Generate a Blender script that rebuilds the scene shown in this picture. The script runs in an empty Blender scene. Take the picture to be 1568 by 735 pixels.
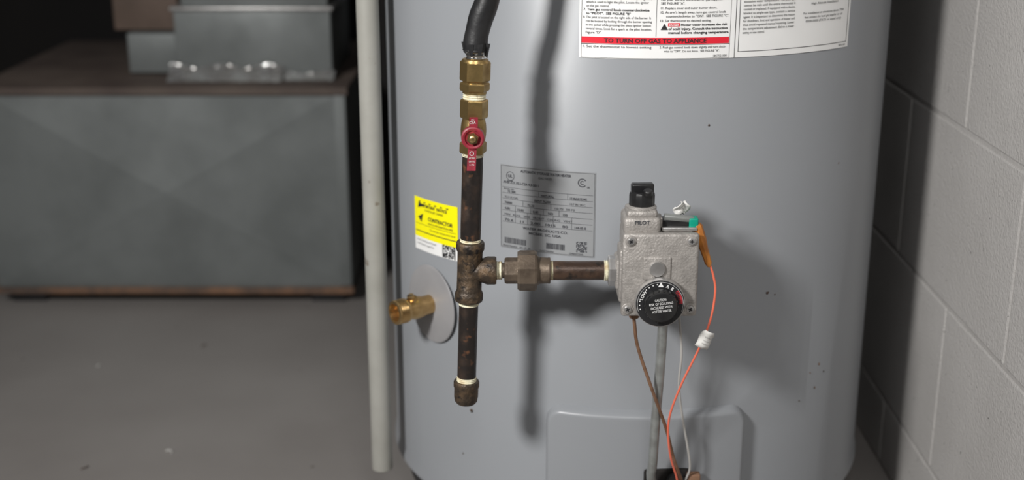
import bpy, bmesh, math, random
from mathutils import Vector, Matrix, Euler
random.seed(7)
S = bpy.context.scene
COL = S.collection
S.view_settings.view_transform = 'Standard'

# ------------------------------------------------------------------ materials
def mat(name, col, rough=0.5, metal=0.0, col2=None, nscale=20.0, lo=0.4, hi=0.6, bump=0.0, bscale=80.0,
        rough2=None, coat=0.0, detail=6.0, spots=None, sscale=60., slo=.7, shi=.74, spec=0.5):
    m = bpy.data.materials.new(name); m.use_nodes = True
    nt = m.node_tree; N = nt.nodes; L = nt.links
    b = N['Principled BSDF']
    b.inputs['Base Color'].default_value = (*col, 1)
    b.inputs['Roughness'].default_value = rough
    b.inputs['Metallic'].default_value = metal
    b.inputs['Coat Weight'].default_value = coat
    b.inputs['Specular IOR Level'].default_value = spec
    tc = N.new('ShaderNodeTexCoord')
    cur = None
    if col2 is not None:
        n = N.new('ShaderNodeTexNoise'); n.inputs['Scale'].default_value = nscale; n.inputs['Detail'].default_value = detail
        L.new(tc.outputs['Object'], n.inputs['Vector'])
        r = N.new('ShaderNodeMapRange'); r.inputs['From Min'].default_value = lo; r.inputs['From Max'].default_value = hi
        L.new(n.outputs['Fac'], r.inputs['Value'])
        mx = N.new('ShaderNodeMix'); mx.data_type = 'RGBA'
        mx.inputs['A'].default_value = (*col, 1); mx.inputs['B'].default_value = (*col2, 1)
        L.new(r.outputs['Result'], mx.inputs['Factor']); cur = mx.outputs['Result']
        if rough2 is not None:
            r2 = N.new('ShaderNodeMapRange'); r2.inputs['From Min'].default_value = 0
            r2.inputs['To Min'].default_value = rough; r2.inputs['To Max'].default_value = rough2
            L.new(r.outputs['Result'], r2.inputs['Value']); L.new(r2.outputs['Result'], b.inputs['Roughness'])
    if spots is not None:
        n = N.new('ShaderNodeTexNoise'); n.inputs['Scale'].default_value = sscale; n.inputs['Detail'].default_value = 2
        L.new(tc.outputs['Object'], n.inputs['Vector'])
        r = N.new('ShaderNodeMapRange'); r.inputs['From Min'].default_value = slo; r.inputs['From Max'].default_value = shi
        L.new(n.outputs['Fac'], r.inputs['Value'])
        mx = N.new('ShaderNodeMix'); mx.data_type = 'RGBA'
        if cur: L.new(cur, mx.inputs['A'])
        else: mx.inputs['A'].default_value = (*col, 1)
        mx.inputs['B'].default_value = (*spots, 1)
        L.new(r.outputs['Result'], mx.inputs['Factor']); cur = mx.outputs['Result']
    if cur: L.new(cur, b.inputs['Base Color'])
    if bump > 0:
        n = N.new('ShaderNodeTexNoise'); n.inputs['Scale'].default_value = bscale; n.inputs['Detail'].default_value = 5
        L.new(tc.outputs['Object'], n.inputs['Vector'])
        bp = N.new('ShaderNodeBump'); bp.inputs['Strength'].default_value = bump; bp.inputs['Distance'].default_value = 0.002
        L.new(n.outputs['Fac'], bp.inputs['Height']); L.new(bp.outputs['Normal'], b.inputs['Normal'])
    return m

M_TANK = mat('tank_grey_enamel', (.285,.297,.314), .34, 0, (.265,.277,.294), 3, .3, .7, .03, 25, spots=(.16,.13,.11), sscale=70, slo=.80, shi=.82, spec=.5)
M_TANKDARK = mat('tank_base_dark', (.03,.03,.032), .5, .3)
M_WALL = mat('painted_block', (.47,.455,.44), .75, 0, (.43,.415,.40), 6, .35, .65, .9, 260, spots=(.10,.095,.09), sscale=150, slo=.72, shi=.78)
M_MORTAR = mat('mortar', (.44,.425,.41), .85, 0, (.40,.385,.37), 10, bump=.8, bscale=200)
M_FLOOR = mat('painted_concrete_floor', (.29,.272,.258), .55, 0, (.23,.212,.20), 2.2, .35, .7, .15, 40, spots=(.10,.085,.07), sscale=38, slo=.76, shi=.8)
M_SHADEWALL = mat('back_wall_shade', (.012,.010,.009), .9, 0, (.007,.006,.006), 3)  # near-black colour stands in for the deep shade behind furnace and tank
M_GALV = mat('galvanised_steel', (.20,.215,.213), .48, .3, (.145,.157,.155), 7, .35, .65, .08, 30, rough2=.62)
M_GALVRUST = mat('dusty_galvanised', (.15,.118,.098), .7, .15, (.10,.075,.065), 8, .35, .65, .1)
M_RUSTRAIL = mat('rusty_rail', (.24,.13,.075), .75, .1, (.10,.07,.055), 14)
M_FOIL = mat('foil_tape', (.88,.88,.87), .24, .85, (.65,.63,.61), 30, bump=1.0, bscale=90)
M_WOOD = mat('brown_board', (.13,.09,.07), .7, 0, (.08,.055,.04), 7)
M_IRON = mat('black_iron_pipe', (.026,.021,.019), .32, .3, (.058,.037,.026), 55, .45, .72, .35, 140, rough2=.55, spots=(.16,.075,.04), sscale=90, slo=.64, shi=.76)
M_IRONR = mat('brown_iron_nipple', (.060,.038,.028), .36, .4, (.11,.065,.042), 60, .42, .68, .35, 140, rough2=.55, spots=(.03,.024,.02), sscale=100, slo=.6, shi=.7)
M_CAST = mat('cast_iron_rusty', (.062,.046,.033), .42, .45, (.15,.098,.056), 90, .45, .68, .8, 200, rough2=.62, spots=(.022,.018,.016), sscale=120, slo=.56, shi=.7)
M_UNION = mat('bronze_brown_union', (.18,.14,.104), .42, .55, (.10,.075,.055), 60, .4, .65, .35, 160, rough2=.55)
M_BRASS = mat('aged_brass', (.48,.335,.14), .30, .9, (.28,.185,.075), 60, .4, .68, .15, 120, rough2=.5)
M_BRASSB = mat('clean_brass', (.66,.46,.22), .27, .95, (.46,.30,.13), 50, .4, .7, .08, 90)
M_TEFLON = mat('pipe_dope', (.80,.76,.57), .6, 0, (.60,.48,.28), 90, .45, .7, .8, 260)
M_STEELC = mat('stainless_corrugated', (.6,.59,.57), .3, 1)
M_RUBBER = mat('black_rubber', (.010,.010,.011), .45, 0, (.018,.018,.019), 40, bump=.35, bscale=90)
M_RED = mat('red_vinyl', (.30,.022,.040), .42, 0, (.20,.014,.026), 60)
M_REDP = mat('red_print', (.75,.015,.035), .5)
M_REDD = mat('dial_red_print', (.42,.03,.04), .5)
M_WHITE = mat('label_white', (.88,.88,.87), .5, 0, (.84,.84,.83), 12)
M_INK = mat('black_ink', (.02,.02,.022), .6)
M_INKG = mat('grey_ink', (.055,.057,.065), .6)
M_PLATE = mat('silver_label', (.33,.34,.35), .42, .2, (.30,.31,.32), 15)
M_YEL = mat('yellow_label', (.98,.90,.0), .5)
M_ALU = mat('cast_aluminium', (.42,.395,.37), .5, .45, (.33,.31,.29), 120, .4, .62, .45, 420, rough2=.58)
M_ALUS = mat('machined_aluminium', (.60,.59,.58), .33, .8, (.48,.47,.46), 60)
M_PVC = mat('weathered_pipe', (.345,.34,.31), .5, .0, (.28,.275,.245), 14, .4, .7, .1, 60, spots=(.18,.15,.12), sscale=50, slo=.7, shi=.76)
M_BLK = mat('black_plastic', (.012,.012,.013), .32, 0, (.02,.02,.02), 60)
M_DIAL = mat('dial_black', (.02,.02,.022), .4)
M_DIALG = mat('dial_grey_print', (.55,.55,.55), .5)
M_GREEN = mat('green_plastic', (.0,.30,.20), .4)
M_ORG = mat('orange_connector', (.62,.23,.035), .45, 0, (.40,.14,.025), 60)
M_WIRE = mat('red_orange_wire', (.80,.17,.10), .4)
M_WIREW = mat('pale_wire', (.42,.41,.39), .45)
M_COPPER = mat('copper_tube', (.33,.19,.12), .4, .5, (.22,.12,.07), 60)
M_STEEL = mat('zinc_tube', (.40,.42,.41), .38, .6, (.31,.32,.31), 60)
M_PAPER = mat('tag_paper', (.80,.79,.76), .6, 0, (.66,.65,.62), 60)
M_DISC = mat('grey_disc', (.30,.295,.30), .42, 0, (.27,.265,.27), 20)
M_HOLESHADE = mat('burner_opening_shade', (.008,.006,.005), .9)  # flat black painted for the shade inside the burner opening

# ------------------------------------------------------------------ helpers
def empty(name, loc=(0,0,0)):
    e = bpy.data.objects.new(name, None); e.location = loc; e.empty_display_size = .05
    COL.objects.link(e); return e
def par(o, p):
    if p is not None:
        o.parent = p; o.matrix_parent_inverse = Matrix.Translation(p.location).inverted()
    return o
def obj(name, verts, faces, m, parent=None, smooth=True, angle=35):
    me = bpy.data.meshes.new(name); me.from_pydata([tuple(v) for v in verts], [], faces)
    me.validate(); me.update(); me.materials.append(m)
    o = bpy.data.objects.new(name, me); COL.objects.link(o)
    if smooth:
        for p in me.polygons: p.use_smooth = True
        try: me.set_sharp_from_angle(angle=math.radians(angle))
        except Exception: pass
    return par(o, parent)
def frame(d):
    d = Vector(d).normalized()
    up = Vector((0,0,1)) if abs(d.z) < .9 else Vector((0,1,0))
    x = up.cross(d).normalized(); y = d.cross(x)
    return Matrix((x, y, d)).transposed()
def lathe(name, prof, origin, d, m, parent=None, segs=40, smooth=True, rot=0.0, angle=35):
    """prof: (radius, distance along d)"""
    F = frame(d); O = Vector(origin); vs = []; fs = []
    n = len(prof)
    for r, h in prof:
        for i in range(segs):
            a = 2*math.pi*i/segs + rot
            vs.append(O + F @ Vector((r*math.cos(a), r*math.sin(a), h)))
    for j in range(n-1):
        for i in range(segs):
            k = (i+1) % segs
            fs.append((j*segs+i, j*segs+k, (j+1)*segs+k, (j+1)*segs+i))
    if prof[0][0] > 1e-5: fs.append(tuple(reversed(range(segs))))
    if prof[-1][0] > 1e-5: fs.append(tuple(range((n-1)*segs, n*segs)))
    o = obj(name, vs, fs, m, parent, smooth, angle)
    bm = bmesh.new(); bm.from_mesh(o.data); bmesh.ops.remove_doubles(bm, verts=bm.verts, dist=1e-6)
    bmesh.ops.recalc_face_normals(bm, faces=bm.faces); bm.to_mesh(o.data); bm.free()
    return o
def hexnut(name, r, h0, h1, origin, d, m, parent=None, rot=0.0, sides=6, ch=.0012):
    return lathe(name, [(r*.93,h0),(r,h0+ch),(r,h1-ch),(r*.93,h1)], origin, d, m, parent, sides, True, rot, 12)
def box(name, c, s, m, parent=None, bev=.002, rot=None, seg=3):
    bm = bmesh.new(); bmesh.ops.create_cube(bm, size=1)
    for v in bm.verts: v.co = Vector((v.co.x*s[0], v.co.y*s[1], v.co.z*s[2]))
    if bev > 0: bmesh.ops.bevel(bm, geom=bm.edges[:], offset=bev, segments=seg, profile=.5, affect='EDGES')
    R = Euler(rot).to_matrix() if rot else Matrix.Identity(3)
    for v in bm.verts: v.co = R @ v.co + Vector(c)
    me = bpy.data.meshes.new(name); bm.to_mesh(me); bm.free(); me.materials.append(m)
    for p in me.polygons: p.use_smooth = True
    try: me.set_sharp_from_angle(angle=math.radians(40))
    except Exception: pass
    o = bpy.data.objects.new(name, me); COL.objects.link(o); return par(o, parent)
def smoothpts(pts, sub=8):
    P = [Vector(p) for p in pts]; P = [2*P[0]-P[1]] + P + [2*P[-1]-P[-2]]
    out = []
    for i in range(1, len(P)-2):
        for k in range(sub):
            t = k/sub; a,b,c,d = P[i-1],P[i],P[i+1],P[i+2]
            out.append(.5*((2*b)+(c-a)*t+(2*a-5*b+4*c-d)*t*t+(3*b-a-3*c+d)*t**3))
    out.append(P[-2]); return out
def tube(name, pts, r, m, parent=None, segs=14, sub=8, rfun=None):
    P = smoothpts(pts, sub); vs = []; fs = []
    T0 = (P[1]-P[0]).normalized(); x = frame(T0).col[0].copy()
    for j, p in enumerate(P):
        T = (P[min(j+1,len(P)-1)]-P[max(j-1,0)]).normalized()
        x = (x - T*x.dot(T)).normalized(); y = T.cross(x)
        rr = rfun(j/(len(P)-1)) if rfun else r
        for i in range(segs):
            a = 2*math.pi*i/segs; vs.append(p + (x*math.cos(a)+y*math.sin(a))*rr)
    for j in range(len(P)-1):
        for i in range(segs):
            k=(i+1)%segs; fs.append((j*segs+i,j*segs+k,(j+1)*segs+k,(j+1)*segs+i))
    fs.append(tuple(reversed(range(segs)))); fs.append(tuple(range((len(P)-1)*segs,len(P)*segs)))
    return obj(name, vs, fs, m, parent)

_tc = {}
def textgeo(body, bold=False):
    key = (body, bold)
    if key in _tc: return _tc[key]
    cu = bpy.data.curves.new('tmp', 'FONT'); cu.body = body; cu.size = 1.0; cu.resolution_u = 2
    if bold: cu.offset = .022
    o = bpy.data.objects.new('tmp', cu); COL.objects.link(o)
    bpy.context.view_layer.update()
    dg = bpy.context.evaluated_depsgraph_get()
    me = bpy.data.meshes.new_from_object(o.evaluated_get(dg))
    vs = [(v.co.x, v.co.y) for v in me.vertices]; fs = [tuple(p.vertices) for p in me.polygons]
    bpy.data.objects.remove(o); bpy.data.curves.remove(cu); bpy.data.meshes.remove(me)
    if vs:
        x0 = min(v[0] for v in vs); vs = [(v[0]-x0, v[1]) for v in vs]; w = max(v[0] for v in vs)
    else: w = 0
    _tc[key] = (vs, fs, w); return _tc[key]
def textlines(name, lines, mapf, m, parent):
    """lines: (body, s, z, size, width or None, bold, align)"""
    V=[]; F=[]
    for body, s, z, size, width, bold, al in lines:
        vs, fs, w = textgeo(body, bold)
        if not vs: continue
        sx = size if width is None else width/w
        off = {'L':0,'C':-w*sx/2,'R':-w*sx}[al]
        b = len(V)
        for x, y in vs: V.append(mapf(s+off+x*sx, z+y*size))
        for f in fs: F.append(tuple(i+b for i in f))
    return obj(name, V, F, m, parent, smooth=False)

# ------------------------------------------------------------------ tank
CX, CY, R = .1627, 1.7575, .33
def cyl(theta, z, off=0.0):
    return Vector((CX+(R+off)*math.sin(theta), CY-(R+off)*math.cos(theta), z))
def cmap(th0, off):
    return lambda s, z: cyl(th0 + s/R, z, off)
def rects(name, rs, mapf, m, parent, step=.006):
    V=[]; F=[]
    for s0,s1,z0,z1 in rs:
        n = max(1, int(abs(s1-s0)/step))
        b = len(V)
        for i in range(n+1):
            s = s0+(s1-s0)*i/n; V.append(mapf(s,z0)); V.append(mapf(s,z1))
        for i in range(n): F.append((b+2*i, b+2*i+2, b+2*i+3, b+2*i+1))
    return obj(name, V, F, m, parent, smooth=False)

heater = empty('water_heater', (CX, CY, 0))
lathe('jacket', [(R-.02,.073),(R-.002,.073),(R+.003,.077),(R+.003,.084),(R,.092),(R,1.46),(R-.01,1.475),(R-.05,1.49),(0,1.51)], (CX,CY,0), (0,0,1), M_TANK, heater, 160)
lathe('base_ring', [(R-.04,.034),(R-.016,.034),(R-.014,.073),(R-.03,.074)], (CX,CY,0), (0,0,1), M_TANKDARK, heater, 96)
for i,a in enumerate((-70,180,70,-20,25)):
    t = math.radians(a)
    box('foot_%d'%i, (CX+(R-.05)*math.sin(t), CY-(R-.05)*math.cos(t), .018), (.05,.05,.036), M_TANKDARK, heater, .004, (0,0,t))
lathe('flue_collar', [(.06,1.50),(.06,1.60),(.055,1.60),(.055,1.5)], (CX,CY,0),(0,0,1), M_GALV, heater, 40)
# rust chips and specks stuck to the jacket
sp = random.Random(11)
for i,(ta,z,r) in enumerate(((-40.3,.2145,.0028),(25,.389,.0022),(42,.275,.0020),(44,.262,.0016),(41,.245,.0022),(39,.268,.0012),(36,.235,.0012),(10,.597,.0014),(27,.385,.0011),(-43,.150,.0013))):
    V=[cyl(math.radians(ta)+r*(.7+.5*sp.random())*math.cos(k*math.pi/4)/R, z+r*(.6+.6*sp.random())*math.sin(k*math.pi/4), .0005) for k in range(8)]
    V.append(cyl(math.radians(ta), z, .0014))
    obj('rust_speck_%d'%i, V, [(k,(k+1)%8,8) for k in range(8)], M_RUSTRAIL if i%3 else M_CAST, heater, False)

# access door (pressed rounded panel following the jacket)
def door():
    W, H = .245, .20; zc = .152; n1, n2 = 110, 90; V=[]; F=[]
    for j in range(n2+1):
        for i in range(n1+1):
            s = (i/n1-.5)*W; z = (j/n2-.5)*H
            r = .022
            qx = abs(s)-(W/2-r); qz = abs(z)-(H/2-r)
            d = math.hypot(max(qx,0),max(qz,0))+min(max(qx,qz),0)-r
            t = min(max(-d/.008,0),1); h = -.0006+.0125*(1-(1-t)**2.2)
            if d > 0: h = -.002
            V.append(cyl(s/R-.004, zc+z, h))
    for j in range(n2):
        for i in range(n1):
            a = j*(n1+1)+i; F.append((a,a+1,a+n1+2,a+n1+1))
    e = heater
    obj('access_door_panel', V, F, M_TANK, e, True, 60)
    box('opening_shade_box', (.186, CY-R-.011, .150), (.056,.006,.060), M_HOLESHADE, e, .004)  # solid dark box instead of a hole, shade put into its colour
    box('opening_bracket', (.217, CY-R-.019, .168), (.016,.012,.020), M_RUSTRAIL, e, .002)
    box('manifold_bracket', (.175, CY-R-.018, .150), (.022,.010,.024), M_STEEL, e, .002)
    lathe('grommet', [(.010,0),(.012,.003),(.010,.006),(.0,.006)], (.197,CY-R-.014,.166), (0,-1,0), M_BLK, e, 20)
door()

# warning label
wl = empty('warning_label', (CX, CY-R, .75))
TH0 = math.radians(-15.6)
Z0 = .672
rects('sheet', [(0,.340,Z0,.90)], cmap(TH0,.0007), M_WHITE, wl)
ink=[]; 
sz=.0037
c1 = ["6. This unit is equipped with a push button pilot ignitor,","which is used to light the pilot. Locate the ignitor","on the gas control.","7. Turn gas control knob counterclockwise",
 '    to "PILOT".  SEE FIGURE "B"',"8. The pilot is located on the right side of the burner. It","can be located by looking through the burner opening","in the jacket while pressing the piezo ignitor button","several times. Look for a spark at the pilot location,",'Figure "D".']
w1 = [.076,.070,.026,.074,.050,.076,.074,.073,.074,.018]
for i,(t,w) in enumerate(zip(c1,w1)):
    ink.append((t,.0045+(.003 if i not in(0,3,5) else 0),.7365-i*.00415,sz,w*.97,i in (3,4),'L'))
c2 = ["call your service technician or gas supplier.",'SEE FIGURE "A".',"11. Replace inner and outer burner doors.","12. At arm's length away, turn gas control knob",
 '    counterclockwise to "ON".  SEE FIGURE "C".',"13. Set thermostat to desired setting.","                 Hotter water increases the risk","    of scald injury. Consult the instruction","    manual before changing temperature."]
w2 = [.068,.026,.062,.072,.070,.056,.052,.066,.068]
zz = [.7355,.7315,.7265,.7218,.7176,.7128,.7083,.7040,.6998]
for i,(t,w) in enumerate(zip(c2,w2)):
    t2=t.strip(); s0=.0885+(.006 if t.startswith(' ') else .0)
    if i==6: s0=.111
    if i in(7,8): s0=.0975
    ink.append((t2,s0,zz[i],sz,w,i>=6,'L'))
ink.append(("1. Set the thermostat to lowest setting",.0045,.6838,sz,.075,False,'L'))
ink.append(("2. Push gas control knob down slightly and turn clock-",.0885,.6838,sz,.074,False,'L'))
ink.append(('wise to "OFF". Do not force.  SEE FIGURE "A".',.0935,.6796,sz,.062,False,'L'))
ink.append(("185752-000",.164,.6738,.0034,None,False,'R'))
c3 = ["The thermostat has a built-in limit switch","which will extinguish the pilot light in case of","excessive water temperature. The pilot light","cannot be relit until the entire thermostat is","cooled or replaced. If equipped with a device,","labeled as single-use type, contact a service","agent. It is important to determine the reason","for shutdown, limit and operation of heater and","thus avoid repeated manual resetting. Lower","the temperature adjustment dial to a lower","setting on new control."]
for i,t in enumerate(c3):
    ink.append((t,.1815,.7385-i*.00425+.002,.0038,(.027 if i==10 else .066),False,'L'))
c4 = ["High Altitude Installation","For installation at elevations above 7700","feet contact the local gas supplier or call","0000-0000 (FXTS or equal only)"]
for i,t in enumerate(c4):
    ink.append((t,.293,.7255-i*.0045-(.006 if i else 0),.0036,(.044 if i==0 else .070-.004*i),False,'C'))
ink.append(("98551-000",.334,.6742,.003,None,False,'R'))
rr = random.Random(3)
words = "gas control knob pilot burner valve supply open close wait minutes follow smell turn water heater manual clear area before light unit".split()
for c,(s0,w) in enumerate(((.0045,.075),(.0885,.073),(.1815,.066),(.256,.074))):
    for i in range(30):
        z = .7430+i*.0044
        if z>.865: break
        ink.append((' '.join(rr.choice(words) for _ in range(8)),s0,z,sz,w,False,'L'))
textlines('label_text', ink, cmap(TH0,.0012), M_INK, wl)
rects('red_bar', [(.003,.166,.6885,.6955),(.097,.110,.7078,.7115),(.003,.166,.875,.893)], cmap(TH0,.0010), M_REDP, wl)
textlines('bar_text', [("TO TURN OFF GAS TO APPLIANCE",.084,.6898,.0066,.112,True,'C')], cmap(TH0,.0014), M_INK, wl)
textlines('bar_text_white', [("DANGER",.1035,.7083,.0030,.011,True,'C'),("FOR YOUR SAFETY READ BEFORE OPERATING",.084,.880,.010,.14,True,'C')], cmap(TH0,.0014), M_WHITE, wl)
t = .0003
bx = [(.173-t,.173+t,Z0,.90),(.0025,.167,.6875,.6881),(.0025,.167,.6725,.6728),(.0025,.0029,.6725,.87),(.1667,.167,.6725,.87),
      (.177,.336,.6782,.6788),(.177,.1776,.6782,.88),(.3354,.336,.6782,.88),(.084,.0844,.6965,.87)]
rects('rules', bx, cmap(TH0,.0010), M_INK, wl)
mp = cmap(TH0,.0012)
obj('warning_triangle', [mp(.0890,.7040),mp(.0970,.7040),mp(.0930,.7108)], [(0,1,2)], M_INK, wl, False)
def ringmesh(name, mapf, s, z, r0, r1, m, parent, n=28, a0=0, a1=2*math.pi):
    V=[];F=[]
    for i in range(n+1):
        a=a0+(a1-a0)*i/n
        V.append(mapf(s+r0*math.cos(a),z+r0*math.sin(a))); V.append(mapf(s+r1*math.cos(a),z+r1*math.sin(a)))
    for i in range(n): F.append((2*i,2*i+1,2*i+3,2*i+2))
    return obj(name,V,F,m,parent,False)
ringmesh('no_symbol', mp, .038,.7410,.0035,.0048,M_REDP,wl)

# rating plate
rp = empty('rating_plate', tuple(cyl(math.radians(-22),.49)))
T1 = math.radians(-32.2); W=.1175; zb=.4405; zt=.5415
rects('sheet', [(0,W,zb,zt)], cmap(T1,.0006), M_PLATE, rp)
q = cmap(T1,.0010)
g=.00035
rl = [(.001,W-.001,zb+.001,zb+.001+g),(.001,W-.001,zt-.001-g,zt-.001),(.001,.001+g,zb+.001,zt-.001),(W-.001-g,W-.001,zb+.001,zt-.001)]
tz = [.5145,.5075,.5005,.4935,.4865,.4795,.4725]
for z in tz: rl.append((.003,W-.003,z,z+g))
for k,(za,zc_,cols) in enumerate(((.5145,.5075,[.05,.085]),(.5005,.4935,[.03,.065]),(.4935,.4865,[.02,.04,.056,.075]),(.4865,.4725,[.02,.036,.052,.068,.09]))):
    for c in cols: rl.append((c,c+g,zc_,za))
rects('rules', rl, q, M_INKG, rp)
tx = [("AUTOMATIC STORAGE WATER HEATER",.058,.5345,.0042,.062,True,'C'),("GAS FIRED",.058,.5290,.0036,None,False,'C'),
 ("ANSI Z21.10.3-CSA 4.3-2011",.004,.5195,.0042,.046,True,'L'),
 ("MODEL NO.",.005,.5118,.0026,None,False,'L'),("75 300",.010,.5085,.0038,None,True,'L'),("NATURAL",.053,.5085,.0036,None,True,'L'),("1548A012345",.088,.5085,.0036,None,True,'L'),
 ("75.5 US GAL",.006,.5017,.0034,None,False,'L'),("INPUT 76,000",.045,.5017,.0034,None,True,'L'),("10.7 IN. W.C.",.088,.5017,.0034,None,False,'L'),
 ("76000",.006,.4948,.0040,None,True,'L'),("73.33",.036,.4948,.0040,None,True,'L'),("150 PSI   300 PSI",.070,.4948,.0036,None,False,'L'),
 ("4.00",.006,.4878,.0040,None,True,'L'),("10.00",.023,.4878,.0040,None,True,'L'),("0.00",.043,.4878,.0040,None,True,'L'),("NO",.062,.4878,.0040,None,True,'L'),("150",.080,.4878,.0040,None,True,'L'),
 ("MIN   REAR   SIDE   FRONT   CEILING   VENT",.006,.4808,.0034,.085,False,'L'),
 ("70.6    11    2.00   1015    80",.006,.4738,.0042,.080,True,'L'),("144-05-0",.094,.4738,.0038,None,True,'L'),
 ("WATER PRODUCTS CO.",.058,.4665,.0042,.056,True,'C'),("MCBEE, SC. USA",.058,.4612,.0042,.040,True,'C'),
 ("Model Number   101 - P - 05",.004,.4425,.0030,.036,False,'L'),("Serial Number",.052,.4425,.0030,None,False,'L'),("1548A012345",.088,.4425,.0030,None,False,'L')]
textlines('plate_text', tx, cmap(T1,.0011), M_INKG, rp)
ringmesh('cert_ring', q, .0135,.5285,.0048,.0054,M_INKG,rp)
ringmesh('cert_arc', q, .102,.5290,.0040,.0052,M_INKG,rp,20,.6,5.6)
ringmesh('cert_arc_inner', q, .102,.5290,.0014,.0024,M_INKG,rp,20,.6,5.6)
textlines('cert_text', [("UL",.0135,.5268,.0050,None,True,'C'),("LISTED",.0135,.5220,.0024,None,True,'C'),("US",.109,.5230,.0026,None,True,'C')], cmap(T1,.0011), M_INKG, rp)
bars=[]
for a,b_ in ((.006,.034),(.060,.082)):
    s=a
    while s<b_:
        w=rr.choice((.0004,.0007,.0011)); bars.append((s,s+w,.4465,.4535)); s+=w+rr.choice((.0004,.0007))
for i in range(14):
    for j in range(14):
        if rr.random()<.55: bars.append((.096+i*.0009,.096+(i+1)*.0009,.4460+j*.0009,.4460+(j+1)*.0009))
rects('bar_codes', bars, q, M_INKG, rp)

# yellow contractor sticker
ys = empty('contractor_sticker', tuple(cyl(math.radians(-51),.44)))
T2 = math.radians(-59.8); W2=.0925
def ymap(off):
    return lambda s,z: cyl(T2+s/R, z+.05*(s-.045), off)
rects('white_sheet', [(0,W2,.4055,.4225)], ymap(.0006), M_WHITE, ys)
rects('yellow_sheet', [(0,W2,.4225,.4745)], ymap(.0006), M_YEL, ys)
rects('black_bands', [(.003,W2-.003,.4400,.4405),(.003,W2-.003,.4300,.4312)]+[(.012+i*.012,.016+i*.012,.4685,.470) for i in range(6)], ymap(.0010), M_INK, ys)
textlines('sticker_text', [("IMPORTANT  NOTICE",.046,.4635,.0055,.055,True,'C'),("TO INSTALLER / OWNER",.046,.4585,.0040,.040,False,'C'),
  ("CONTRACTOR",.084,.4475,.0070,.050,True,'R'),("HELPFUL INFORMATION HERE",.084,.4425,.0035,.050,False,'R'),("For service contact your local",.088,.4350,.0036,.050,False,'R'),
  ("for more information scan the code",.006,.4180,.0036,.045,False,'L'),("or call customer support line",.006,.4130,.0036,.040,False,'L')], ymap(.0012), M_INK, ys)
ym=ymap(.0012)
obj('arrow_marks', [ym(.010,.4490),ym(.022,.4545),ym(.018,.4430), ym(.012,.4690),ym(.024,.4650),ym(.010,.4610)], [(0,1,2),(3,4,5)], M_INK, ys, False)
qr=[]
for i in range(15):
    for j in range(13):
        if rr.random()<.55 or (i in(0,14) ): qr.append((.064+i*.0016,.064+(i+1)*.0016,.4065+j*.00125,.4065+(j+1)*.00125))
rects('qr_code', qr, ym, M_INK, ys)

# ------------------------------------------------------------------ drain valve
dv = empty('drain_valve', (-.10,1.557,.339))
td = math.radians(-52.8); c0 = cyl(td,.339); nd = Vector((math.sin(td),-math.cos(td),0))
lathe('escutcheon_disc', [(.0,.0005),(.050,.0012),(.0508,.0022),(.050,.0034),(.047,.0042),(.0,.0050)], c0, nd, M_DISC, dv, 72)
lathe('threaded_nipple', [(.0125,.003),(.0125,.020),(.0108,.021)]+[(.0108+.0006*(i%2),.021+i*.0012) for i in range(5)], c0, nd, M_BRASSB, dv, 32)
lathe('ball_body', [(.0105,.016),(.0135,.018),(.0145,.024),(.0140,.032),(.0125,.036),(.0120,.040),(.0120,.0405)], c0, nd, M_BRASSB, dv, 40)
lathe('hose_outlet', [(.0115,.040),(.0150,.0405),(.0155,.043)]+[(.0155-.0008*(i%2),.044+i*.0014) for i in range(9)]+[(.0150,.0575),(.0115,.0580),(.0110,.0560),(.0095,.045),(0,.044)], c0, nd, M_BRASSB, dv, 40)
pc = c0+nd*.027
lathe('stem', [(.007,.008),(.007,.016),(.0045,.0165),(.0045,.021),(0,.021)], pc, (-.25,-.35,.9), M_BRASSB, dv, 24)
box('stem_slot', pc+Vector((-.25,-.35,.9)).normalized()*.0212, (.0075,.0012,.0012), M_INK, dv, 0)

# ------------------------------------------------------------------ gas pipe assembly
PY=1.36
def PX(z): return -.0466+.036*(z-.45)
PD = Vector((.036,0,1)).normalized()
def V0(z): return Vector((PX(z),PY,z))
gp = empty('black_iron_gas_pipe', V0(.45))
def vseg(name, prof, m, p, segs=40, **k):
    return lathe(name, [(r, z-.45) for r,z in prof], V0(.45), PD, m, p, segs, **k)
vseg('upper_pipe', [(.0110,.486),(.0112,.50),(.0112,.570),(.0110,.582)], M_IRON, gp)
vseg('lower_pipe', [(.0106,.324),(.0106,.411)], M_IRON, gp)
def dope(name, z0, z1, r, p, fn):
    n=7; prof=[(r*.8,z0)]+[(r+.0007*((i%2)*2-1)*.6, z0+(z1-z0)*(i+.5)/n) for i in range(n)]+[(r*.8,z1)]
    return fn(name, prof, M_TEFLON, p)
dope('thread_dope_a',.4805,.4875,.0112,gp,vseg)
dope('thread_dope_b',.409,.4165,.0108,gp,vseg)
dope('thread_dope_c',.3175,.3245,.0107,gp,vseg)
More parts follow.
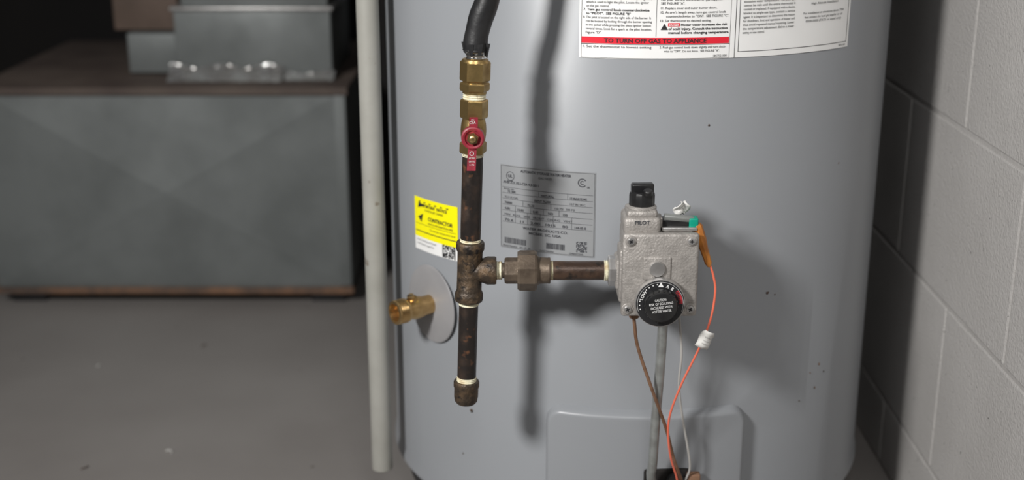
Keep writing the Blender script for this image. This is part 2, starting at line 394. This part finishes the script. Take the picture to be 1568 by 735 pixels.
# tee
vseg('tee_body', [(.0105,.4150),(.0150,.4152),(.0156,.4170),(.0156,.4235),(.0148,.4255),(.0138,.4275),(.0136,.4500),(.0138,.4715),(.0148,.4735),(.0156,.4755),(.0156,.4815),(.0148,.4832),(.0105,.4834)], M_CAST, gp, 48)
H0 = V0(.450); HX=(1,0,0)
def hseg(name, prof, m, p, segs=40, **k):
    return lathe(name, [(r, x-H0.x) for r,x in prof], H0, HX, m, p, segs, **k)
hseg('tee_branch', [(.0130,-.046),(.0132,-.034),(.0140,-.031),(.0150,-.029),(.0156,-.027),(.0156,-.0190),(.0148,-.0172),(.0105,-.0170)], M_CAST, gp, 48)
lathe('tee_casting_mark', [(.0055,.0125),(.0055,.0142),(.0042,.0142),(.0042,.0135),(0,.0135)], V0(.458), (0,-1,0), M_CAST, gp, 24)
dope('thread_dope_d',-.018,-.0105,.0098,gp,hseg)
hseg('close_nipple', [(.0085,-.018),(.0085,.008)], M_UNION, gp)
def hh(name,r,x0,x1,m,sides=8,rot=0.2,ch=.0015): return hexnut(name,r,x0-H0.x,x1-H0.x,H0,HX,m,gp,rot,sides,ch)
hseg('union_tail', [(.010,-.0085),(.0140,-.0080),(.0148,-.006),(.0148,.0055),(.0160,.008)], M_UNION, gp, 12, angle=20)
hh('union_nut',.0222,.0060,.0275,M_UNION,8,math.pi/8,.0025)
hseg('union_shoulder', [(.0165,.0275),(.0160,.0290),(.0148,.0300),(.0142,.0395),(.0146,.0405),(.0142,.0420),(.0105,.0422)], M_UNION, gp, 40)
dope('thread_dope_e',.0420,.0455,.0106,gp,hseg)
hseg('horizontal_pipe', [(.0104,.044),(.0106,.046),(.0106,.1020)], M_IRONR, gp)
dope('thread_dope_f',.1005,.1075,.0112,gp,hseg)
# end cap
vseg('end_cap', [(.0110,.3190),(.0138,.3188),(.0145,.3175),(.0145,.3120),(.0136,.3105),(.0136,.3000),(.0128,.2945),(.0105,.2915),(.0,.2900)], M_CAST, gp, 48)

# shutoff valve
sv = empty('gas_shutoff_valve', V0(.605))
def vhex(name,r,z0,z1,m,p,rot=0,sides=6,ch=.0014): return hexnut(name,r,z0-.45,z1-.45,V0(.45),PD,m,p,rot,sides,ch)
dope('thread_dope_g',.5785,.5835,.0112,sv,vseg)
vhex('lower_hex',.0148,.5830,.5950,M_BRASS,sv,.25)
vseg('ball_housing', [(.0118,.594),(.0128,.597),(.0136,.603),(.0138,.608),(.0132,.615),(.0122,.619),(.0120,.622)], M_BRASS, sv)
vhex('upper_hex',.0150,.6210,.6410,M_BRASS,sv,.1)
dope('thread_dope_h',.6405,.6485,.0120,sv,vseg)
SC = V0(.6045)
lathe('stem_boss', [(.0085,.010),(.0085,.0195),(.0055,.020),(.0055,.026)], SC, (0,-1,0), M_BRASS, sv, 28)
# handle : hub disc + lever tabs, one mesh outline extruded
def handle():
    out=[]; hub=.0118; hw=.0046
    a0=math.asin(hw/hub)
    out += [(hw,-.0345),(hw,-hub*math.cos(a0))]
    n=14
    for i in range(1,n):
        a=-math.pi/2+a0+(math.pi-2*a0)*i/n; out.append((hub*math.cos(a),hub*math.sin(a)))
    out += [(hw,hub*math.cos(a0)),(hw*.95,.0215),(-hw*.95,.0215),(-hw,hub*math.cos(a0))]
    for i in range(1,n):
        a=math.pi/2+a0+(math.pi-2*a0)*i/n; out.append((hub*math.cos(a),hub*math.sin(a)))
    out += [(-hw,-hub*math.cos(a0)),(-hw,-.0345)]
    y0,y1=SC.y-.0205,SC.y-.0240
    tilt=lambda x,z:(SC.x+x+.036*z+.02*z, SC.z+z)
    n=len(out); V=[]
    for y in (y0,y1):
        for x,z in out:
            X,Z=tilt(x,z); bend = -.0 if z>-.012 else (-.012-z)*-.18
            V.append((X,y+bend,Z))
    F=[tuple(range(n)),tuple(reversed(range(n,2*n)))]+[(i,(i+1)%n,n+(i+1)%n,n+i) for i in range(n)]
    o=obj('lever_handle',V,F,M_RED,sv,False)
    bm=bmesh.new(); bm.from_mesh(o.data); bmesh.ops.recalc_face_normals(bm,faces=bm.faces); bm.to_mesh(o.data); bm.free()
    lathe('handle_rim',[(.0085,.023),(.0085,.0262),(.0105,.0268),(.0120,.0262),(.0122,.0235),(.0122,.0195)],SC,(0,-1,0),M_RED,sv,40)
    hexnut('handle_nut',.0066,.0238,.0300,SC,(0,-1,0),M_BRASSB,sv,.3,6,.001)
    lathe('stem_tip',[(.0034,.029),(.0034,.0325),(.0026,.0330),(0,.0330)],SC,(0,-1,0),M_BRASSB,sv,20)
    f=lambda s,z:Vector((SC.x+s,y1-.0004,SC.z+z))
    textlines('handle_print',[("CSA",0,.0150,.0038,.0065,False,'C'),("ON",0,.0185,.0022,None,False,'C')],f,M_PAPER,sv)
    f2=lambda s,z:Vector((SC.x+s-.0012,y1-.0006+(-.012-z)*-.18,SC.z+z))
    textlines('handle_print_low',[("600 WOG",0,-.0220,.0022,.0060,False,'C'),("CSA 1/2G",0,-.0255,.0022,.0060,False,'C'),("5 PSI",0,-.0290,.0022,.0050,False,'C')],f2,M_PAPER,sv)
    ringmesh('handle_mark',f2,0,-.0165,.0018,.0023,M_PAPER,sv,20)
handle()

# hose
gh = empty('gas_hose', V0(.70))
vhex('flare_nut',.0162,.6605,.6815,M_BRASS,gh,.0)
vseg('adapter_neck', [(.0128,.6475),(.0128,.6615)], M_BRASS, gh)
vhex('adapter_hex',.0160,.6500,.6590,M_BRASS,gh,.15)
vseg('nut_taper', [(.0150,.6805),(.0135,.6835),(.0112,.6842),(.0100,.6842)], M_BRASS, gh)
vseg('corrugated_end', [(.0092+.0014*(i%2), .683+i*.0017) for i in range(12)], M_STEELC, gh)
HP=[V0(.6925)+Vector((-.0005,0,0)),V0(.705),(-.0325,1.360,.725),(-.0245,1.360,.748),(-.013,1.362,.80),(.004,1.366,.88),(.020,1.372,1.0),(.030,1.385,1.2),(.035,1.40,1.45),(.035,1.42,1.75)]
tube('rubber_sleeve',HP,.0128,M_RUBBER,gh,28,10,lambda t:.0128+.0003*math.sin(t*31)+(.0006 if t<.01 else 0))
b0=V0(.6925)
for k,(a,l) in enumerate(((-1.9,.006),(-1.2,.004),(-.5,.0075),(2.6,.005))):
    dx,dy=math.cos(a)*.0128,math.sin(a)*.0128
    obj('sleeve_fray_%d'%k,[b0+Vector((dx-.003,dy,.008)),b0+Vector((dx+.003,dy,.008)),b0+Vector((dx+.001,dy-.001,-l)),b0+Vector((dx-.002,dy,-l*.6)),
       b0+Vector((dx*1.12-.003,dy*1.12,.008)),b0+Vector((dx*1.12+.003,dy*1.12,.008))],[(0,1,2,3),(4,5,2,3)],M_RUBBER,gh,False)

# ------------------------------------------------------------------ gas control valve
gv = empty('gas_control_valve', (.158,1.35,.457))
FY=1.322
box('body_casting',(.1585,1.3560,.457),(.079,.062,.090),M_ALU,gv,.006)
box('cover_plate',(.1583,1.3265,.457),(.0815,.010,.0935),M_ALU,gv,.0035)
box('side_rib',(.1195,1.350,.452),(.008,.036,.060),M_ALU,gv,.003)
box('inlet_block',(.1185,1.3600,.450),(.012,.034,.036),M_ALU,gv,.004)
lathe('inlet_boss',[(.0125,0),(.0165,.0008),(.0170,.002),(.0170,.013),(.0175,.016)],(.1050,1.36,.450),(1,0,0),M_ALUS,gv,8,True,.39,20)
lathe('mounting_shank',[(.016,0),(.016,.05),(.022,.051),(.022,.056)],(.158,1.384,.457),(0,1,0),M_ALUS,gv,32)
for i,(x,z) in enumerate(((.1262,.4960),(.1905,.4960),(.1245,.4195),(.1918,.4195))):
    lathe('screw_boss_%d'%i,[(.0062,-.004),(.0062,.0010),(.0056,.0016)],(x,FY,z),(0,-1,0),M_ALU,gv,24)
    lathe('screw_%d'%i,[(.0040,.001),(.0040,.0030),(.0032,.0038),(.0014,.0038),(.0012,.0028),(0,.0028)],(x,FY,z),(0,-1,0),M_ALUS,gv,20)
    box('screw_slot_%d'%i,(x,FY-.0039,z),(.0045,.0006,.0010),M_INK,gv,0,(0,.6+i,0)); box('screw_cross_%d'%i,(x,FY-.0039,z),(.0010,.0006,.0045),M_INK,gv,0,(0,.6+i,0))
lathe('regulator_cap',[(.0098,-.002),(.0098,.0015),(.0088,.0020),(.0086,.0045),(.0078,.0056),(0,.0058)],(.1548,FY,.4655),(0,-1,0),M_ALUS,gv,36)
box('cap_mount',(.1548,FY-.0005,.4655),(.030,.004,.026),M_ALU,gv,.0019)
# dial
DC=Vector((.1578,FY,.4305))
lathe('dial_skirt',[(.0235,-.004),(.0264,.002),(.0268,.006),(.0268,.0125),(.0264,.0140),(.0257,.0142)],DC,(0,-1,0),M_ALUS,gv,72)
lathe('dial_face',[(.0259,.006),(.0260,.0140),(.0252,.0150),(.0180,.0152),(0,.0152)],DC,(0,-1,0),M_DIAL,gv,72)
lathe('dial_knob',[(.0180,.0145),(.0177,.0200),(.0172,.0245),(.0164,.0262),(.0150,.0268),(0,.0268)],DC,(0,-1,0),M_BLK,gv,72)
for i in range(18):
    a=2*math.pi*i/18
    p=DC+Vector((.0175*math.cos(a),-.0205,.0175*math.sin(a)))
    box('knob_rib_%d'%i,p,(.0014,.009,.0014),M_BLK,gv,.0003,(0,-a,0),1)
df=lambda s,z:Vector((DC.x+s,FY-.0155,DC.z+z))
dk=lambda s,z:Vector((DC.x+s,FY-.0272,DC.z+z))
ringmesh('hot_arc',df,0,0,.0198,.0238,M_REDD,gv,24,.0,math.radians(40))
ringmesh('scale_arc',df,0,0,.0243,.0247,M_DIALG,gv,40,math.radians(-20),math.radians(200))
obj('pointer_triangle',[df(-.0030,.0190),df(.0030,.0190),df(0,.0243)],[(0,1,2)],M_WHITE,gv,False)
df3=lambda s,z:Vector((DC.x+s,FY-.0160,DC.z+z))
def polar(r,ang):
    a=math.radians(ang)
    def f(s,z):
        t=a-s/r; return df3((r+z)*math.cos(t),(r+z)*math.sin(t))
    return f
for k,(tx_,ang,mm) in enumerate((("LOW",152,M_WHITE),("A",70,M_WHITE),("B",54,M_WHITE),("C",36,M_INK),("VERY HOT",14,M_INK))):
    textlines('dial_print_%d'%k,[(tx_,0,-.002,(.0048 if k<4 else .0034),None,True,'C')],polar(.0214,ang),mm,gv)
Vt=[];Ft=[]
for ang in (100,112,124,134,172,184,196):
    a=math.radians(ang); r=.0220; c=(r*math.cos(a),r*math.sin(a)); b=len(Vt)
    for k in range(8): Vt.append(df(c[0]+.0007*math.cos(k*math.pi/4),c[1]+.0007*math.sin(k*math.pi/4)))
    Ft.append(tuple(range(b,b+8)))
obj('dial_dots',Vt,Ft,M_WHITE,gv,False)
textlines('knob_text',[("CAUTION:",.0,.0072,.0040,.0125,False,'C'),("RISK OF SCALDING",.0,.0030,.0040,.0250,False,'C'),("INCREASES WITH",.0,-.0012,.0040,.0225,False,'C'),("HOTTER WATER",.0,-.0054,.0040,.0205,False,'C')],
   lambda s,z: dk(s*math.cos(.12)-z*math.sin(.12), z*math.cos(.12)+s*math.sin(.12)),M_WHITE,gv)
# pilot knob tower
box('pilot_tower',(.1385,1.350,.5095),(.040,.044,.020),M_ALU,gv,.005)
box('pilot_tower_step',(.1385,1.348,.5215),(.033,.034,.010),M_ALU,gv,.004)
lathe('pilot_collar',[(.0162,0),(.0162,.004),(.0140,.006)],(.1390,1.348,.523),(0,0,1),M_ALU,gv,32)
lathe('pilot_knob',[(.0135,0),(.0140,.002),(.0140,.0125),(.0130,.0155),(.0115,.0170),(0,.0172)],(.1392,1.348,.5275),(0,0,1),M_BLK,gv,14,True,.1,20)
box('knob_grip',(.1392,1.348,.5475),(.024,.011,.010),M_BLK,gv,.002,(0,0,.08))
lathe('knob_lock',[(.0050,0),(.0050,.004),(.004,.005),(0,.005)],(.1440,1.336,.5435),(0,-.3,1),M_BLK,gv,20)
textlines('pilot_text',[("PILOT",.1385,.5125,.0055,.016,True,'C')],lambda s,z:Vector((s,1.3276,z)),M_INKG,gv)
# igniter block
box('igniter_bracket',(.179,1.350,.5045),(.038,.030,.004),M_ALUS,gv,.001)
box('igniter_switch',(.1750,1.347,.5105),(.030,.014,.008),M_BLK,gv,.0015)
box('igniter_cap',(.1580,1.347,.5110),(.006,.018,.012),M_ALU,gv,.0015)
box('green_plug',(.1945,1.345,.5105),(.010,.014,.0105),M_GREEN,gv,.0015)
lathe('igniter_barrel',[(.004,0),(.004,.030),(.003,.032)],(.163,1.343,.5165),(1,0,-.1),M_STEEL,gv,16)
hexnut('pilot_tube_nut',.0060,0,.012,(.1335,1.345,.4125),(.1,0,-1),M_COPPER,gv,0,6,.001)
hexnut('burner_tube_nut',.0098,0,.014,(.1676,1.357,.4150),(0,0,-1),M_BRASS,gv,0,6,.001)

# wires and tubes
bt = empty('burner_supply_tube', (.166,1.36,.3)); tube('tube_run',[(.1676,1.356,.405),(.1674,1.356,.386),(.1664,1.360,.329),(.1650,1.370,.268),(.1650,1.384,.205),(.1645,1.392,.185),(.168,1.400,.165),(.176,1.408,.150)],.0056,M_STEEL,bt,18)
pt = empty('pilot_gas_tube', (.15,1.36,.3)); tube('tube_run',[(.1336,1.345,.403),(.1350,1.345,.392),(.1392,1.346,.366),(.1556,1.350,.3168),(.1770,1.370,.2555),(.1893,1.388,.2096),(.2010,1.398,.175),(.2050,1.404,.155)],.0019,M_COPPER,pt,12)
iw = empty('igniter_wire', (.21,1.34,.4))
tube('wire_run',[(.2142,1.340,.463),(.2185,1.340,.450),(.2212,1.340,.4320),(.2176,1.341,.3995),(.2068,1.345,.363),(.1895,1.355,.313),(.1795,1.366,.266),(.1838,1.376,.2196),(.1950,1.390,.180),(.1980,1.400,.155)],.0013,M_WIRE,iw,10)
lathe('orange_connector',[(.0045,0),(.0062,.003),(.0060,.018),(.0045,.030),(.0038,.046),(.0020,.050)],(.1975,1.343,.5085),(.0162,-.003,-.0475),M_ORG,iw,8,True,0,30)
tw = empty('thermocouple_wire', (.195,1.37,.3)); tube('wire_run',[(.1860,1.368,.415),(.1872,1.368,.390),(.1912,1.368,.349),(.1908,1.375,.3065),(.1978,1.385,.2614),(.2070,1.392,.217),(.2110,1.398,.190),(.2070,1.402,.172)],.0014,M_WIREW,tw,10)
hexnut('thermocouple_nut',.0042,0,.010,(.1860,1.368,.414),(0,0,-1),M_BRASS,tw,0,6,.001)
# paper tags
def tag(name,c,w,h,rot,parent):
    Rm=Euler(rot).to_matrix(); n=6; V=[];F=[]
    for j in range(n+1):
        for i in range(n+1):
            x=(i/n-.5)*w; z=(j/n-.5)*h
            if j==n and (i in (0,n)): x*=.7
            y=.0035*math.sin(i/n*math.pi*1.1)+.0015*math.sin(j*1.3)
            V.append(Vector(c)+Rm@Vector((x,-y,z)))
    for j in range(n):
        for i in range(n):
            a=j*(n+1)+i; F.append((a,a+1,a+n+2,a+n+1))
    o=obj(name,V,F,M_PAPER,parent,True,60); md=o.modifiers.new('t','SOLIDIFY'); md.thickness=.0005
    f=lambda s,z: Vector(c)+Rm@Vector((s,-.0055,z))
    textlines(name+'_print',[("WARNING",0,.003,.0024,w*.5,False,'C'),("hot wire",0,-.001,.0022,w*.45,False,'C'),("keep clear",0,-.0045,.0022,w*.45,False,'C')],f,M_INKG,parent)
tag('paper_tag',(.2125,1.338,.3775),.0160,.021,(0,.45,.1),iw)
t2=empty('valve_tag',(.1815,1.355,.52))
tag('folded_tag',(.1795,1.352,.5235),.0145,.013,(.2,-.5,.5),t2)
tag('folded_tag_back',(.1860,1.356,.5235),.011,.013,(-.2,.7,-.6),t2)
tube('tie',[(.176,1.352,.5175),(.180,1.349,.5205),(.186,1.352,.5180)],.0007,M_PAPER,t2,8)

# ------------------------------------------------------------------ discharge pipe
dp = empty('discharge_pipe', (-.178,1.62,.7))
lathe('pipe_wall',[(.0112,.080),(.0132,.0755),(.0140,.0765),(.0140,1.40),(.0132,1.41)],(-.178,1.62,0),(0,0,1),M_PVC,dp,40)
tube('pipe_elbow',[(-.178,1.62,1.40),(-.176,1.625,1.43),(-.155,1.635,1.445),(-.125,1.65,1.447)],.0145,M_PVC,dp,24)

# ------------------------------------------------------------------ room
def slab(name,x0,x1,y0,y1,z0,z1,m): return box(name,((x0+x1)/2,(y0+y1)/2,(z0+z1)/2),(x1-x0,y1-y0,z1-z0),m,None,0)
slab('floor',-3,.75,-1.5,4.2,-.10,0,M_FLOOR)
slab('shade_partition',-.285,.75,2.78,2.95,0,2.4,M_SHADEWALL)  # added partition, a dark sheet for the shaded gap beside the furnace
slab('wall_recess',-3,-.285,3.6,3.7,0,2.4,M_SHADEWALL)
def blockwall():
    bm=bmesh.new(); WX=.555; zs=[-.127+.229*i for i in range(12)]
    for k in range(len(zs)-1):
        z0=max(zs[k],0.0); z1=zs[k+1]
        off=1.566 if k%2==1 else 1.366
        y=off-.42*8
        while y<2.78:
            y1=min(y+.42,2.78)
            if y1>-1.5 and y1-y>.02:
                r=bmesh.ops.create_cube(bm,size=1); g=.0019
                sx,sy,sz_=.18,(y1-y)-g*2,(z1-z0)-g*2
                for v in r['verts']:
                    v.co=Vector((WX+.09+v.co.x*sx,(y+y1)/2+v.co.y*sy,(z0+z1)/2+v.co.z*sz_))
            y+=.42
    bmesh.ops.bevel(bm,geom=bm.edges[:],offset=.003,segments=2,profile=.5,affect='EDGES')
    me=bpy.data.meshes.new('wall_right'); bm.to_mesh(me); bm.free(); me.materials.append(M_WALL)
    o=bpy.data.objects.new('wall_right',me); COL.objects.link(o)
    mo=box('mortar_bed',(WX+.0016+.085,.64,1.2),(.17,4.28,2.39),M_MORTAR,None,0); mo.parent=o
blockwall()

# ------------------------------------------------------------------ furnace cabinet
fc = empty('furnace_cabinet', (-.66,2.76,0))
x0,x1,yf,yb,z0,z1=-1.03,-.322,2.48,3.06,.035,.437
xm,zm=(x0+x1)/2,(z0+z1)/2
Vf=[(x0,yf,z0),(x1,yf,z0),(x1,yf,z1),(x0,yf,z1),(xm,yf-.015,zm),(x0,yb,z0),(x1,yb,z0),(x1,yb,z1),(x0,yb,z1)]
obj('cross_broken_panels',Vf,[(0,1,4),(1,2,4),(2,3,4),(3,0,4),(1,6,7,2),(0,3,8,5),(5,8,7,6),(0,5,6,1),(3,2,7,8)],M_GALV,fc,False)
box('top_sheet',(xm,(yf+yb)/2-.003,z1+.003),(x1-x0+.014,yb-yf+.022,.006),M_GALVRUST,fc,.002)
box('top_lip',(xm,yf-.009,z1-.003),(x1-x0+.014,.004,.010),M_GALVRUST,fc,.001)
box('bottom_rail',(xm,yf-.003,z0-.004),(x1-x0+.01,.020,.012),M_RUSTRAIL,fc,.002)
box('right_corner_strip',(x1-.010,yf-.002,zm),(.022,.006,z1-z0-.01),M_GALV,fc,.001)
for i,(x,y) in enumerate(((x0+.05,yf+.05),(x1-.05,yf+.05),(x0+.05,yb-.05),(x1-.05,yb-.05))):
    box('foot_%d'%i,(x,y,.014),(.07,.07,.028),M_TANKDARK,fc,.003)
ad = empty('sheet_metal_duct', (-.51,2.70,.44))
dx0,dx1,dy0,dy1=-.662,-.355,2.565,2.86
box('duct_trunk',((dx0+dx1)/2,(dy0+dy1)/2,.4435+.0665),(dx1-dx0,dy1-dy0,.133),M_GALV,ad,.002)
box('duct_flange',((dx0+dx1)/2,(dy0+dy1)/2,.581),(dx1-dx0+.012,dy1-dy0+.012,.008),M_ALUS,ad,.002)
box('duct_riser',((dx0+dx1)/2+.004,(dy0+dy1)/2,.885),(dx1-dx0-.02,dy1-dy0-.02,.60),M_GALV,ad,.002)
box('transition_box',(-.717,2.69,.4465+.040),(.105,.16,.080),M_GALV,ad,.003)
def foil(name,xa,xb,y,z,h,dep,seed,am=1.0):
    r=random.Random(seed); n=int(abs(xb-xa)/.0028); m_=10; V=[];F=[]
    for i in range(n+1):
        eh=h*(.85+.15*math.sin(i*.19+seed))
        for j in range(m_+1):
            t=j/m_; x=xa+(xb-xa)*i/n
            V.append((x+r.uniform(-.0006,.0006)*am, y-dep*(1-t)**1.3+r.uniform(-.0016,.0016)*am-.003, max(.4435,z+eh*t+r.uniform(-.0009,.0009)*am)))
    for i in range(n):
        for j in range(m_):
            a=i*(m_+1)+j; F.append((a,a+m_+1,a+m_+2,a+1))
    return obj(name,V,F,M_FOIL,ad,True,50)
foil('foil_tape_front',-.675,-.45,2.565,.4445,.030,.034,1)
foil('foil_tape_side',-.45,-.350,2.565,.4445,.016,.022,2,.8)
wb = empty('brown_board_box',(-.735,2.70,.56))
box('board_body',(-.735,2.70,.5815),(.13,.13,.105),M_WOOD,wb,.003)
box('board_lid',(-.735,2.70,.640),(.14,.14,.012),M_WOOD,wb,.002)

# floor debris
fd = empty('floor_debris',(-.45,1.7,0))
for i in range(12):
    x=random.uniform(-1.1,-.25); y=random.uniform(1.45,2.3); a=random.uniform(0,6.28); l=random.uniform(.006,.02)
    tube('scrap_%d'%i,[(x,y,.0012),(x+l*.5*math.cos(a),y+l*.5*math.sin(a),.003),(x+l*math.cos(a+.5),y+l*math.sin(a+.5),.0012)],.0008,M_PAPER if i%3==0 else M_WOOD,fd,6,3)

# ------------------------------------------------------------------ lights
def area(name,loc,target,size,power,col=(1,1,1),spread=180):
    l=bpy.data.lights.new(name,'AREA'); l.shape='DISK'; l.size=size; l.energy=power; l.color=col; l.spread=math.radians(spread)
    o=bpy.data.objects.new(name,l); o.location=loc
    o.rotation_euler=(Vector(target)-Vector(loc)).to_track_quat('-Z','Y').to_euler(); COL.objects.link(o); return o
area('flash_softbox',(-1.05,.04,1.50),(.05,1.60,.45),.29,20.5,(1,.985,.965),122)
area('soft_fill',(.25,-.5,2.1),(.3,1.5,.4),.8,4.2,(1,.98,.96),100)  # added fill to lift the tank shadows, no known fixture there
w=bpy.data.worlds.new('World'); S.world=w; w.use_nodes=True
w.node_tree.nodes['Background'].inputs[0].default_value=(.95,.97,1.0,1); w.node_tree.nodes['Background'].inputs[1].default_value=.05

# ------------------------------------------------------------------ camera
cam=bpy.data.cameras.new('camera'); co=bpy.data.objects.new('camera',cam); COL.objects.link(co)
cam.sensor_width=36; cam.lens=45.92; co.location=(0,0,.91); co.rotation_euler=(math.radians(90-17.35),0,0)
cam.dof.use_dof=True; cam.dof.focus_distance=1.41; cam.dof.aperture_fstop=2.8; cam.clip_start=.02
S.camera=co
